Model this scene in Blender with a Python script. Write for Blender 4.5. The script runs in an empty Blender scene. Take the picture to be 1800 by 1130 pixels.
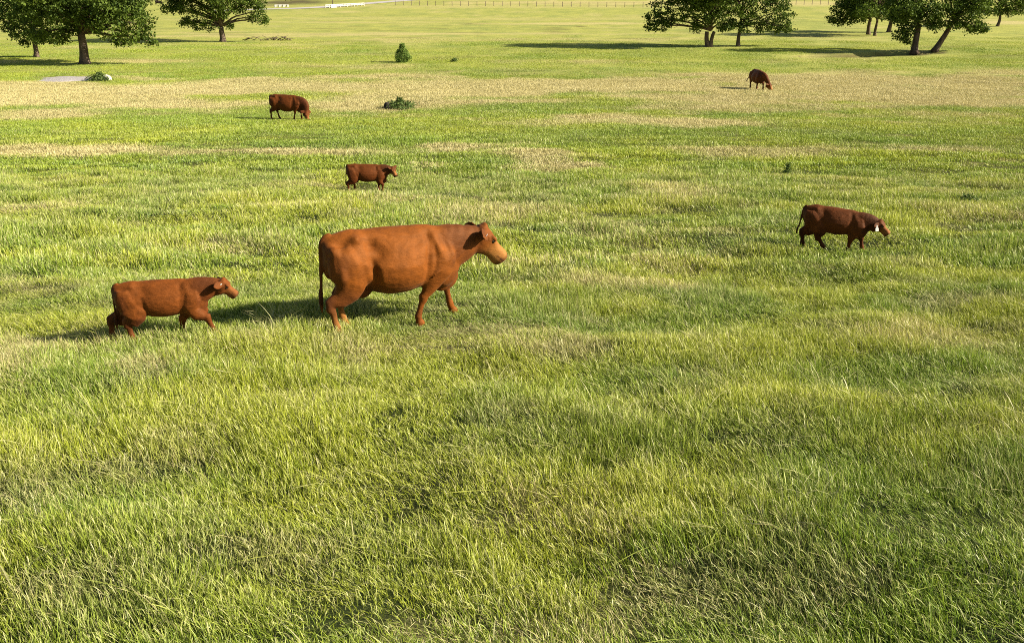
import bpy, math, random
import numpy as np
from mathutils import Vector

# ------------------------------------------------------------------ camera, world, sun
sc = bpy.context.scene
C = sc.collection
R = math.radians
W, H, F = 1800.0, 1130.0, 1700.0          # photograph frame and focal length in its pixels
CAMZ, PITCH = 8.0, R(19.6)
cam_d = bpy.data.cameras.new("camera")
cam = bpy.data.objects.new("camera", cam_d)
C.objects.link(cam)
cam.location = (0, 0, CAMZ)
cam.rotation_euler = (R(90) - PITCH, 0, 0)
cam_d.sensor_width = 36
cam_d.lens = F / W * 36
cam_d.clip_start = 0.1
cam_d.clip_end = 9000
sc.camera = cam

SUN_EL, SUN_AZ = R(28.5), R(-8)             # azimuth from +x, negative towards the camera
sdir = Vector((math.cos(SUN_EL) * math.cos(SUN_AZ), math.cos(SUN_EL) * math.sin(SUN_AZ), math.sin(SUN_EL)))
wd = bpy.data.worlds.new("World")
sc.world = wd
wd.use_nodes = True
nt = wd.node_tree
bg = nt.nodes["Background"]
sky = nt.nodes.new("ShaderNodeTexSky")
sky.sky_type = 'NISHITA'
sky.sun_disc = False
sky.sun_elevation = SUN_EL
sky.sun_rotation = math.pi / 2 - SUN_AZ
sky.air_density = 1.0
sky.dust_density = 1.5
nt.links.new(sky.outputs[0], bg.inputs[0])
bg.inputs[1].default_value = 0.05
sl = bpy.data.lights.new("sun", 'SUN')
sl.energy = 5.0
sl.angle = R(0.55)
sl.color = (1.0, 0.90, 0.74)
so = bpy.data.objects.new("sun", sl)
C.objects.link(so)
so.rotation_euler = sdir.to_track_quat('Z', 'Y').to_euler()
so.location = (30, 0, 30)

sc.view_settings.view_transform = 'Standard'
sc.view_settings.look = 'None'
sc.view_settings.exposure = 1.22
sc.view_settings.gamma = 1
sc.render.engine = 'CYCLES'
sc.cycles.use_denoising = False
sc.cycles.max_bounces = 5
sc.cycles.diffuse_bounces = 3
sc.cycles.transmission_bounces = 2
sc.cycles.transparent_max_bounces = 4
sc.cycles.sample_clamp_indirect = 4
sc.cycles.pixel_filter_type = 'BLACKMAN_HARRIS'
sc.cycles.filter_width = 1.0

rng = np.random.default_rng(7)

# ------------------------------------------------------------------ noise
def _hash(ix, iy, seed):
    h = (ix.astype(np.int64) * 374761393 + iy.astype(np.int64) * 668265263 + seed * 1274126177) & 0x7fffffff
    h = (h ^ (h >> 13)) * 1274126177 & 0x7fffffff
    h = (h ^ (h >> 16)) * 668265263 & 0x7fffffff
    return (h ^ (h >> 15)) / 2147483647.0
def vnoise(x, y, seed=0):
    x = np.asarray(x, float); y = np.asarray(y, float)
    ix = np.floor(x); iy = np.floor(y)
    fx = x - ix; fy = y - iy
    fx = fx * fx * (3 - 2 * fx); fy = fy * fy * (3 - 2 * fy)
    a = _hash(ix, iy, seed); b = _hash(ix + 1, iy, seed); c = _hash(ix, iy + 1, seed); d = _hash(ix + 1, iy + 1, seed)
    return (a * (1 - fx) + b * fx) * (1 - fy) + (c * (1 - fx) + d * fx) * fy
def fbm(x, y, seed=0, octv=4):
    s = 0; a = 0.5; t = 0
    for k in range(octv):
        s = s + a * vnoise(np.asarray(x) * 2 ** k + 17.3 * k, np.asarray(y) * 2 ** k - 9.1 * k, seed + k)
        t += a; a *= 0.5
    return s / t                                    # 0..1, mean .5
def sstep(a, b, x):
    t = np.clip((np.asarray(x, float) - a) / (b - a), 0, 1)
    return t * t * (3 - 2 * t)

# ------------------------------------------------------------------ terrain profile
_pts = [(2600, 2.95), (1400, 3.15), (1130, 3.27), (800, 3.53), (590, 3.91), (562, 3.99), (435, 4.55), (332, 5.58), (260, 6.75),
        (207, 7.55), (153, 7.93), (113, 8.0)]
_Y, _Z = [-400., -3.], [4.0, 5.0]
for yi, drop in _pts:
    v = (yi - H / 2) / F
    depth = drop / (math.sin(PITCH) + v * math.cos(PITCH))
    _Y.append(depth * (math.cos(PITCH) - v * math.sin(PITCH)))
    _Z.append(CAMZ - drop)
_Y += [200., 6000.]; _Z += [0., 0.]
_gy = np.linspace(-50, 200, 2001)
_gz = np.interp(_gy, _Y, _Z)
_k = np.hanning(41); _k /= _k.sum()
_gzs = np.convolve(np.pad(_gz, 20, mode='edge'), _k, mode='valid')
CUTS = []   # small stream cuts: (x0, y0, x1, y1, halfwidth, depth)
def ground(x, y):
    x = np.asarray(x, float); y = np.asarray(y, float)
    z = np.interp(y, _gy, _gzs)
    near = 1 - sstep(60, 160, y)
    z = z + 0.16 * (fbm(x / 6, y / 6, 3, 2) - .5) * near + 0.25 * (fbm(x / 1.4, y / 1.1, 5, 2) - .5) * (1 - sstep(25, 60, y))
    z = z + 0.5 * (fbm(x / 45, y / 45, 8, 2) - .5) * sstep(60, 100, y) * (1 - sstep(180, 260, y))
    for (x0, y0, x1, y1, hw, dp) in CUTS:
        dx, dy = x1 - x0, y1 - y0
        t = np.clip(((x - x0) * dx + (y - y0) * dy) / (dx * dx + dy * dy), 0, 1)
        d = np.hypot(x - x0 - t * dx, (y - y0 - t * dy)) + 1.2 * (fbm(x / 2.5, y / 2.5, 55, 3) - .5)
        z = z - dp * (1 - sstep(hw * .45, hw, d))
    return z
def hit(px, py):
    """world point of the ground that lies in direction (px, py) of the photograph"""
    u = (px - W / 2) / F; v = (py - H / 2) / F
    d = np.array([u, math.cos(PITCH) - v * math.sin(PITCH), -math.sin(PITCH) - v * math.cos(PITCH)])
    t = 3.0; step = .05
    while t < 3000:
        if CAMZ + d[2] * t < float(ground(d[0] * t, d[1] * t)):
            lo, hi = t - step, t
            for _ in range(25):
                m = (lo + hi) / 2
                if CAMZ + d[2] * m < float(ground(d[0] * m, d[1] * m)): hi = m
                else: lo = m
            return np.array([d[0] * hi, d[1] * hi, float(ground(d[0] * hi, d[1] * hi))])
        step = 0.02 * t; t += step
    return d * t + np.array([0, 0, CAMZ])
def ppm(px, py):
    p = hit(px, py)
    dep = p[1] * math.cos(PITCH) + (CAMZ - p[2]) * math.sin(PITCH)
    return F / dep
_c = []
for (a, b, c, d, hw, dp) in [((1537), 96, 1590, 94.5, 2.6, 1.5), (1425, 99.5, 1515, 99, 1.6, .6), (1612, 94, 1640, 92.5, 1.5, .4)]:
    p, q = hit(a, b), hit(c, d)
    _c.append((p[0], p[1], q[0], q[1], hw, dp))
CUTS = _c

# ------------------------------------------------------------------ where the grass is dry, lush or worn (real patches on the pasture)
def patch(px, py, rx, ry, s):
    p = hit(px, py); a = hit(px, py - ry); b = hit(px, py + ry)
    return (p[0], p[1], rx / ppm(px, py), abs(a[1] - b[1]) / 2, s)
DRY = [patch(*q) for q in [(900, 156, 1000, 17, .45), (1500, 160, 500, 26, .6), (1180, 215, 260, 8, .45), (1600, 265, 220, 8, .35), (500, 268, 240, 8, .4), (120, 165, 300, 19, .95), (40, 200, 130, 10, .5), (300, 183, 220, 9, .6), (30, 268, 190, 13, .95), (200, 262, 90, 9, .5),
    (1000, 150, 330, 14, .8), (1500, 143, 330, 17, .85), (1700, 178, 220, 12, .65), (860, 165, 160, 14, .7), (1250, 190, 160, 9, .5),
    (1060, 208, 120, 9, .6), (640, 188, 110, 9, .6), (940, 272, 60, 10, .95), (1000, 296, 90, 10, .6), (850, 375, 120, 25, .5), (1190, 342, 70, 16, .5),
    (1330, 270, 160, 14, .35), (700, 60, 420, 2.5, .7), (380, 64, 150, 1.6, 1.0), (1010, 42, 140, 2, .9), (620, 40, 190, 2, .5), (900, 34, 600, 3, .35),
    (1760, 40, 80, 5, .8), (880, 12, 400, 3, .5), (1420, 6, 150, 4, .95), (560, 23, 120, 1.5, .8), (1050, 5, 300, 4, .9), (280, 108, 90, 3, .6), (1780, 128, 130, 7, .6),
    (30, 150, 120, 8, .7), (1100, 500, 130, 10, .45), (1070, 415, 120, 20, .3), (260, 640, 80, 25, .35), (1000, 108, 160, 3, .35)]]
LUSH = [patch(*q) for q in [(960, 238, 200, 17, .9), (300, 300, 330, 16, .5), (640, 232, 250, 14, .5), (430, 320, 90, 14, .8), (1500, 240, 200, 20, .6), (60, 395, 120, 18, .6),
    (1060, 780, 300, 40, .7), (1400, 760, 300, 40, .5), (180, 880, 230, 60, .45), (700, 940, 220, 30, .6), (1650, 900, 200, 60, .4), (1330, 130, 40, 4, .5), (900, 125, 250, 6, .6),
    (430, 100, 200, 8, .4), (1200, 95, 300, 8, .3), (1450, 45, 60, 25, .6), (470, 18, 90, 3, .7), (200, 240, 200, 7, .4)]]
WORN = [patch(*q) for q in [(500, 5, 90, 5, 1.0), (1565, 95, 30, 2, 1.0), (1470, 99.5, 45, 1.5, .8), (1628, 93, 22, 2.0, .8), (720, 184, 40, 7, .7), (870, 108, 50, 1.5, .6), (560, 118, 60, 2, .55),
    (680, 113, 16, 1.5, .7), (390, 62, 80, .8, .5), (1020, 47, 12, 1, .8), (1700, 348, 16, 4, .8), (330, 178, 110, 5, .35), (1325, 436, 50, 6, .5), (420, 440, 40, 8, .3)]]
def ell(lst, x, y, wob):
    o = np.zeros_like(x)
    for (cx, cy, rx, ry, s) in lst:
        d = np.sqrt(((x - cx) / rx) ** 2 + ((y - cy) / ry) ** 2) + wob
        o = np.maximum(o, s * (1 - sstep(.25, 1.35, d)))
    return o
def cover(x, y):
    """dry, lush, worn, tone in 0..1"""
    x = np.asarray(x, float); y = np.asarray(y, float)
    sc_ = np.clip(y / 18., 1, 8)
    w = (fbm(x / 5 , y / 3.2, 21, 4) - .5) * 1.5 + (fbm(x / 1.2, y / 1.2, 25, 2) - .5) * .5
    n1 = fbm(x / 2.6 , y / 1.7, 31, 4)
    n1b = fbm(x / 16, y / 9, 36, 4)
    farw = sstep(15, 45, y)
    n = n1 * (1 - farw * .6) + n1b * farw * .6
    dry = np.maximum(ell(DRY, x, y, w), sstep(.56, .76, n) * (.42 + .1 * farw)) + .24 * sstep(13, 50, y)
    dry = np.clip(dry, 0, 1)
    lush = np.maximum(ell(LUSH, x, y, w), sstep(.52, .74, fbm(x / 2.2 / (1 + farw), y / 1.6 / (1 + farw), 41, 4)) * .75)
    worn = np.maximum(ell(WORN, x, y, w * .6), sstep(.56, .76, fbm(x / .9, y / .6, 51, 3)) * .8 * (1 - sstep(20, 50, y)))
    worn = np.maximum(worn, sstep(.64, .80, fbm(x / 7, y / 2.5, 57, 4)) * .55 * sstep(30, 60, y) * (1 - sstep(140, 260, y)))
    for (x0, y0, x1, y1, hw, dp) in CUTS:
        t = np.clip(((x - x0) * (x1 - x0) + (y - y0) * (y1 - y0)) / ((x1 - x0) ** 2 + (y1 - y0) ** 2), 0, 1)
        worn = np.maximum(worn, 1 - sstep(hw * .75, hw * 1.05, np.hypot(x - x0 - t * (x1 - x0), y - y0 - t * (y1 - y0))))
    tone = fbm(x / 1.3, y / 1.0, 61, 3) * (1 - .5 * farw) + fbm(x / 9, y / 6, 66, 3) * .5 * farw
    return dry, lush * (1 - dry * .8), worn, tone

# ------------------------------------------------------------------ helpers
def tag(o, label=None, cat=None, group=None, kind=None):
    if label: o['label'] = label
    if cat: o['category'] = cat
    if group: o['group'] = group
    if kind: o['kind'] = kind
    return o
def mesh_obj(name, verts, faces, mat=None, parent=None, smooth=False, link=True):
    me = bpy.data.meshes.new(name)
    verts = np.asarray(verts, float)
    if isinstance(faces, np.ndarray):
        n, k = faces.shape
        me.vertices.add(len(verts)); me.vertices.foreach_set('co', verts.astype(np.float32).ravel())
        me.loops.add(n * k); me.loops.foreach_set('vertex_index', faces.astype(np.int32).ravel())
        me.polygons.add(n); me.polygons.foreach_set('loop_start', np.arange(0, n * k, k, dtype=np.int32))
        me.update(calc_edges=True); me.validate()
    else:
        me.from_pydata(verts.tolist(), [], faces); me.update()
    if smooth: me.polygons.foreach_set('use_smooth', np.ones(len(me.polygons), bool))
    if mat: me.materials.append(mat)
    o = bpy.data.objects.new(name, me)
    if link: C.objects.link(o)
    if parent: o.parent = parent
    return o
def empty(name, loc, rz=0):
    o = bpy.data.objects.new(name, None); C.objects.link(o)
    o.location = loc; o.rotation_euler = (0, 0, rz); o.empty_display_size = .3
    return o
def vcol(o, name, arr):
    a = o.data.attributes.new(name, 'FLOAT_COLOR', 'POINT')
    arr = np.asarray(arr, np.float32)
    if arr.shape[1] == 3: arr = np.hstack([arr, np.ones((len(arr), 1), np.float32)])
    a.data.foreach_set('color', arr.ravel())
class N:
    def __init__(s, name):
        s.m = bpy.data.materials.new(name); s.m.use_nodes = True
        s.t = s.m.node_tree; s.t.nodes.clear()
        s.out = s.t.nodes.new('ShaderNodeOutputMaterial')
    def n(s, typ, **kw):
        nd = s.t.nodes.new(typ)
        for k, v in kw.items():
            if k.startswith('i_'):
                key = k[2:]; key = int(key) if key.isdigit() else key
                if hasattr(v, 'is_output') or isinstance(v, bpy.types.NodeSocket): s.t.links.new(v, nd.inputs[key])
                else: nd.inputs[key].default_value = v
            else: setattr(nd, k, v)
        return nd
    def mix(s, f, a, b, mode='MIX'):
        nd = s.t.nodes.new('ShaderNodeMix'); nd.data_type = 'RGBA'; nd.blend_type = mode
        for k, v in ((0, f), (6, a), (7, b)):
            if isinstance(v, bpy.types.NodeSocket): s.t.links.new(v, nd.inputs[k])
            else: nd.inputs[k].default_value = v if k == 0 else (*v, 1) if len(v) == 3 else v
        return nd.outputs[2]
    def math(s, op, a, b=0.0, c=None, clamp=False):
        nd = s.t.nodes.new('ShaderNodeMath'); nd.operation = op; nd.use_clamp = clamp
        for k, v in enumerate((a, b) if c is None else (a, b, c)):
            if isinstance(v, bpy.types.NodeSocket): s.t.links.new(v, nd.inputs[k])
            else: nd.inputs[k].default_value = v
        return nd.outputs[0]
    def surf(s, sh): s.t.links.new(sh, s.out.inputs[0])

def simple(name, col, rough=.8, nscale=8, var=.3, bump=0, spec=.3, stretch=(1, 1, 1)):
    M = N(name)
    tc = M.n('ShaderNodeTexCoord'); mp = M.n('ShaderNodeMapping', i_Vector=tc.outputs['Object']); mp.inputs['Scale'].default_value = stretch
    no = M.n('ShaderNodeTexNoise', i_Vector=mp.outputs[0], i_Scale=nscale, i_Detail=6.0)
    d = [c * (1 - var) for c in col]; l = [min(1, c * (1 + var)) for c in col]
    f = M.n('ShaderNodeMapRange', i_0=no.outputs[0]); f.inputs[1].default_value = .3; f.inputs[2].default_value = .7
    c = M.mix(f.outputs[0], d, l)
    b = M.n('ShaderNodeBsdfPrincipled', i_0=c, i_Roughness=rough); b.inputs['Specular IOR Level'].default_value = spec
    if bump:
        bp = M.n('ShaderNodeBump', i_Height=no.outputs[0], i_Strength=1.0, i_Distance=bump); M.t.links.new(bp.outputs[0], b.inputs['Normal'])
    M.surf(b.outputs[0])
    return M.m

# grass palette (albedo)
G_YEL = (.46, .50, .032)
G_GRN = (.13, .285, .020)
G_BLU = (.12, .22, .05)
G_DRY = (.70, .59, .29)
G_DED = (.34, .27, .17)

def ramp_cover(M, cov, seedrand=None):
    """colour of the sward from cover attributes (r dry, g lush, b worn, a tone)"""
    sp = M.n('ShaderNodeSeparateColor', i_0=cov.outputs['Color'])
    return sp.outputs[0], sp.outputs[1], sp.outputs[2], cov.outputs['Alpha']

# ---- ground material
M = N('pasture_soil_and_sward')
cov = M.n('ShaderNodeAttribute', attribute_name='cover')
dry, lush, worn, tone = ramp_cover(M, cov)
geo = M.n('ShaderNodeNewGeometry')
sepP = M.n('ShaderNodeSeparateXYZ', i_0=geo.outputs['Position'])
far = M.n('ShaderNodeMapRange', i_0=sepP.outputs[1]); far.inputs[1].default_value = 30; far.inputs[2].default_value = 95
mpp = M.n('ShaderNodeMapping', i_Vector=geo.outputs['Position']); mpp.inputs['Scale'].default_value = (.6, .28, 1)
nf = M.n('ShaderNodeTexNoise', i_Vector=geo.outputs['Position'], i_Scale=7.0, i_Detail=8.0, i_Roughness=.7)
nm = M.n('ShaderNodeTexNoise', i_Vector=mpp.outputs[0], i_Scale=.55, i_Detail=9.0, i_Roughness=.68)
f1 = M.n('ShaderNodeMapRange', i_0=nf.outputs[0]); f1.inputs[1].default_value = .35; f1.inputs[2].default_value = .65
f2 = M.n('ShaderNodeMapRange', i_0=nm.outputs[0]); f2.inputs[1].default_value = .34; f2.inputs[2].default_value = .66
g = M.mix(f2.outputs[0], (.23, .28, .045), (.42, .43, .08))
g = M.mix(M.math('MULTIPLY', lush, .8), g, (.14, .225, .04))
g = M.mix(M.math('MULTIPLY', dry, .95), g, (.50, .43, .17))
g = M.mix(M.math('MULTIPLY', worn, .85), g, (.075, .05, .03))
g = M.mix(M.math('MULTIPLY', f1.outputs[0], .55), g, M.mix(1.0, g, (.45, .48, .45), 'MULTIPLY'))
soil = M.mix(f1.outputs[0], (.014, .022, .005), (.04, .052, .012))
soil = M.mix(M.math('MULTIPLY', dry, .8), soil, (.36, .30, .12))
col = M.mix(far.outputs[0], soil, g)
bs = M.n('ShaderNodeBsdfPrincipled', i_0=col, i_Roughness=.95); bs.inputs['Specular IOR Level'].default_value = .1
bp = M.n('ShaderNodeBump', i_Height=nf.outputs[0], i_Strength=.5, i_Distance=.12)
M.t.links.new(bp.outputs[0], bs.inputs['Normal'])
M.surf(bs.outputs[0])
MAT_GROUND = M.m

# ---- grass blade material
M = N('grass_blades')
cov = M.n('ShaderNodeAttribute', attribute_name='cover', attribute_type='INSTANCER')
dry, lush, worn, _ = ramp_cover(M, cov)
tn = M.n('ShaderNodeAttribute', attribute_name='tone', attribute_type='INSTANCER'); tone = tn.outputs['Fac']
bc = M.n('ShaderNodeAttribute', attribute_name='blade')
sb = M.n('ShaderNodeSeparateColor', i_0=bc.outputs['Color'])
rnd, along, straw = sb.outputs[0], sb.outputs[1], sb.outputs[2]
t2 = M.n('ShaderNodeMapRange', i_0=tone); t2.inputs[1].default_value = .36; t2.inputs[2].default_value = .64
yf = M.math('ADD', M.math('MULTIPLY', rnd, .55), M.math('MULTIPLY', t2.outputs[0], .55), clamp=True)
c = M.mix(yf, G_GRN, G_YEL)
c = M.mix(M.math('MULTIPLY', lush, .75), c, M.mix(rnd, (.10, .20, .03), (.24, .36, .055)))
c = M.mix(M.math('MULTIPLY', worn, .6), c, M.mix(rnd, G_BLU, G_DED))
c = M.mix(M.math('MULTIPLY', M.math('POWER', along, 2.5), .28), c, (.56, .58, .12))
dsum = M.math('ADD', M.math('MULTIPLY', dry, 1.15), M.math('MULTIPLY', worn, .25))
dryp = M.math('MULTIPLY_ADD', M.math('SUBTRACT', dsum, rnd), 3.0, .5, clamp=True)
c = M.mix(M.math('MULTIPLY', dryp, .9), c, M.mix(along, (.54, .45, .20), G_DRY))
c = M.mix(M.math('MULTIPLY', straw, M.math('MULTIPLY_ADD', along, .6, .3)), c, M.mix(rnd, (.46, .38, .20), (.66, .60, .34)))
c = M.mix(M.math('MULTIPLY', M.math('SUBTRACT', 1.0, along), .85), c, M.mix(1.0, c, (.25, .30, .22), 'MULTIPLY'))  # blade bases darkened: shade inside the sward painted into the colour
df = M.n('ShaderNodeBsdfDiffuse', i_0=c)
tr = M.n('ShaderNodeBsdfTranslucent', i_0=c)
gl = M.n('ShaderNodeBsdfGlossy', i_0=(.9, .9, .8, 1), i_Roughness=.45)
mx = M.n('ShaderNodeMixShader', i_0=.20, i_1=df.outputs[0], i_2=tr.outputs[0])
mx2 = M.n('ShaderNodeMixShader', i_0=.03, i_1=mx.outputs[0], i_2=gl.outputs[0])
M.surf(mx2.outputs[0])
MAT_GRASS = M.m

# ---- coats
def coat(name, c_main, c_light, c_dark, nscale=1.0):
    M = N(name)
    at = M.n('ShaderNodeAttribute', attribute_name='coat')
    sp = M.n('ShaderNodeSeparateColor', i_0=at.outputs['Color'])
    tc = M.n('ShaderNodeTexCoord')
    mp = M.n('ShaderNodeMapping', i_Vector=tc.outputs['Object']); mp.inputs['Scale'].default_value = (3.0, 3, 4)
    n1 = M.n('ShaderNodeTexNoise', i_Vector=mp.outputs[0], i_Scale=2.0 * nscale, i_Detail=9.0, i_Roughness=.68, i_Distortion=.3)
    mp2 = M.n('ShaderNodeMapping', i_Vector=tc.outputs['Object']); mp2.inputs['Scale'].default_value = (.5, 1.6, 1.6)
    n2 = M.n('ShaderNodeTexNoise', i_Vector=mp2.outputs[0], i_Scale=30.0 * nscale, i_Detail=4.0, i_Roughness=.65, i_Distortion=.4)
    f = M.n('ShaderNodeMapRange', i_0=n1.outputs[0]); f.inputs[1].default_value = .32; f.inputs[2].default_value = .68
    c = M.mix(f.outputs[0], [a * .70 for a in c_main], [min(1, a * 1.28) for a in c_main])
    f2 = M.n('ShaderNodeMapRange', i_0=n2.outputs[0]); f2.inputs[1].default_value = .3; f2.inputs[2].default_value = .7
    c = M.mix(M.math('MULTIPLY', f2.outputs[0], .25), c, M.mix(1.0, c, (.5, .5, .5), 'MULTIPLY'))
    c = M.mix(sp.outputs[0], c, c_light)
    c = M.mix(sp.outputs[1], c, c_dark)
    b = M.n('ShaderNodeBsdfPrincipled', i_0=c, i_Roughness=.64); b.inputs['Specular IOR Level'].default_value = .22; b.inputs['Specular Tint'].default_value = (1, .66, .36, 1)
    b.inputs['Sheen Weight'].default_value = .05; b.inputs['Sheen Roughness'].default_value = .4
    b.inputs['Sheen Tint'].default_value = (1, .75, .5, 1)
    bp = M.n('ShaderNodeBump', i_Height=n2.outputs[0], i_Strength=.8, i_Distance=.007)
    bp2 = M.n('ShaderNodeBump', i_Height=n1.outputs[0], i_Strength=.5, i_Distance=.018, i_Normal=bp.outputs[0])
    M.t.links.new(bp2.outputs[0], b.inputs['Normal'])
    M.surf(b.outputs[0])
    return M.m
COAT_COW = coat('red_brown_hide', (.172, .049, .0065), (.36, .165, .042), (.05, .016, .008))
COAT_CALF = coat('dark_red_calf_hide', (.150, .041, .007), (.30, .12, .035), (.035, .010, .006), 1.5)
COAT_DEEP = coat('deep_red_hide', (.098, .025, .005), (.30, .12, .035), (.025, .008, .005), 1.4)
COAT_BLACK = coat('black_hide', (.02, .016, .014), (.03, .02, .02), (.01, .008, .007))
MAT_EYE = simple('dark_eye', (.01, .008, .006), .15, 5, .1, 0, .6)
MAT_TAG = simple('white_plastic_tag', (.55, .54, .50), .5, 20, .05)
MAT_BARK = simple('grey_brown_bark', (.115, .085, .062), .95, 3, .5, .08, .1, (1, 1, .35))
MAT_STUMP = simple('charred_wood', (.03, .025, .02), .95, 9, .5, .05)
MAT_STONE = simple('pale_limestone', (.55, .50, .42), .9, 5, .25, .05)
MAT_WHITE = simple('white_paint', (.42, .41, .37), .6, 3, .08)
MAT_GRAVEL = simple('grey_gravel', (.36, .33, .31), .95, 14, .35, .05)
MAT_ROAD = simple('pale_gravel_road', (.40, .37, .33), .95, .6, .12)
MAT_STEEL = simple('weathered_post', (.16, .13, .10), .9, 6, .3)
MAT_DRYWOOD = simple('dry_grey_wood', (.13, .10, .07), .95, 8, .4)

def leafmat(name, a, b, transl=.3):
    M = N(name)
    at = M.n('ShaderNodeAttribute', attribute_name='leaf')
    sp = M.n('ShaderNodeSeparateColor', i_0=at.outputs['Color'])
    c = M.mix(sp.outputs[0], a, b)
    c = M.mix(M.math('MULTIPLY', sp.outputs[1], .5), c, M.mix(1.0, c, (.55, .62, .6), 'MULTIPLY'))
    df = M.n('ShaderNodeBsdfDiffuse', i_0=c); tr = M.n('ShaderNodeBsdfTranslucent', i_0=c)
    gl = M.n('ShaderNodeBsdfGlossy', i_0=(.9, 1, .8, 1), i_Roughness=.6)
    mx = M.n('ShaderNodeMixShader', i_0=transl, i_1=df.outputs[0], i_2=tr.outputs[0])
    mx2 = M.n('ShaderNodeMixShader', i_0=.012, i_1=mx.outputs[0], i_2=gl.outputs[0])
    M.surf(mx2.outputs[0])
    return M.m
MAT_LEAF = leafmat('oak_leaves', (.020, .045, .007), (.145, .205, .026), .28)
MAT_LEAFP = leafmat('cedar_leaves', (.10, .18, .03), (.21, .29, .06))
MAT_WEED = leafmat('weed_leaves', (.07, .12, .03), (.15, .20, .05))

# ------------------------------------------------------------------ the ground sheet
rows = [-60, -40, -25, -12, -6, -3, 0, 2, 3.5]
y = 4.0
while y < 5500:
    rows.append(y); y += max(.12, y * .011) if y < 220 else y * .05
rows = np.array(rows)
ncol = 420
tcol = np.linspace(-1, 1, ncol)
tcol = tcol * (.55 + .45 * np.abs(tcol))
hwid = 30 + np.maximum(rows, 0) * 1.15
GX = hwid[:, None] * tcol[None, :]
GY = np.repeat(rows[:, None], ncol, 1)
GZ = ground(GX, GY)
nr = len(rows)
idx = np.arange(nr * ncol).reshape(nr, ncol)
fc = np.stack([idx[:-1, :-1].ravel(), idx[:-1, 1:].ravel(), idx[1:, 1:].ravel(), idx[1:, :-1].ravel()], 1)
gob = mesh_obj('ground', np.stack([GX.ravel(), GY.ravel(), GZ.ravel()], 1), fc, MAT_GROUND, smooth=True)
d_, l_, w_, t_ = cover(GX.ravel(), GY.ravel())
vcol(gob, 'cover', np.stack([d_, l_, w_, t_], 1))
tag(gob, 'rolling pasture ground under the grass', kind='structure')

# ------------------------------------------------------------------ grass tufts (geometry-node scatter)
def blades(n, rad, lmin, lmax, wid, straw_frac=.035, seed_frac=.24, lean=.35, wind=(-.22, .05), seed=0, arch=0, aspect=1.0, calm=0.0):
    r = np.random.default_rng(seed)
    a = r.uniform(0, 2 * np.pi, n); q = np.sqrt(r.uniform(0, 1, n)) * rad
    bx, by = q * np.cos(a), q * np.sin(a) * aspect
    L = r.uniform(lmin, lmax, n) * (1 - .35 * (q / rad))
    la = r.uniform(0, 2 * np.pi, n); lm = np.abs(r.normal(0, lean, n)) + .05 + arch
    lx, ly = lm * np.cos(la) + wind[0], lm * np.sin(la) + wind[1]
    kind = r.uniform(0, 1, n)
    seedh = kind < seed_frac
    straw = np.maximum((kind > 1 - straw_frac).astype(float), seedh * r.uniform(.15, .75, n))
    rv = .5 + (r.uniform(0, 1, n) - .5) * (1 - calm)
    fa = r.uniform(0, np.pi, n); wx, wy = np.cos(fa), np.sin(fa)
    lev = np.array([0, .3, .58, .8, 1.0])
    pl = np.array([1, 1, .85, .55, 0.05]); ps = np.array([.45, .4, .5, 1.25, .15])
    V = np.zeros((n, 5, 2, 3)); col = np.zeros((n, 5, 2, 4)); col[..., 3] = 1
    for k, t in enumerate(lev):
        droop = 1 - .30 * np.hypot(lx, ly) * t
        cx = bx + lx * L * t ** 1.9; cy = by + ly * L * t ** 1.9; cz = L * t * np.clip(droop, .3, 1) - .02
        w = np.where(seedh, ps[k], pl[k]) * wid * .5 * (1 + .3 * (rv - .5))
        for s, sg in enumerate((-1, 1)):
            V[:, k, s, 0] = cx + sg * w * wx; V[:, k, s, 1] = cy + sg * w * wy; V[:, k, s, 2] = cz
            col[:, k, s, 0] = rv; col[:, k, s, 1] = t; col[:, k, s, 2] = straw
    b = (np.arange(n) * 10)[:, None, None]
    k = np.arange(4)[None, :, None] * 2
    f = b + k + np.array([0, 1, 3, 2])[None, None, :]
    return V.reshape(-1, 3), f.reshape(-1, 4), col.reshape(-1, 4)
tufts = bpy.data.collections.new('grass_tuft_sources')
def add_tuft(i, **kw):
    v, f, c = blades(seed=100 + i, **kw)
    o = mesh_obj('grass_tuft_%02d' % i, v, f, MAT_GRASS, link=False)
    vcol(o, 'blade', c)
    tufts.objects.link(o)
for i in range(6):   add_tuft(i, n=260, rad=.24, lmin=.06, lmax=.205, wid=.0041)
for i in range(6, 8): add_tuft(i, n=26, rad=.20, lmin=.22, lmax=.42, wid=.0055, straw_frac=.8, seed_frac=.4, lean=.7, arch=.35)
for i in range(8, 13): add_tuft(i, n=190, rad=.42, lmin=.08, lmax=.23, wid=.0085)
for i in range(13, 17): add_tuft(i, n=320, rad=1.0, lmin=.07, lmax=.20, wid=.017, seed_frac=.05, straw_frac=.02, calm=.75)
for i in range(17, 20): add_tuft(i, n=700, rad=2.6, lmin=.04, lmax=.13, wid=.026, seed_frac=0, straw_frac=0, calm=.92)

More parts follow.
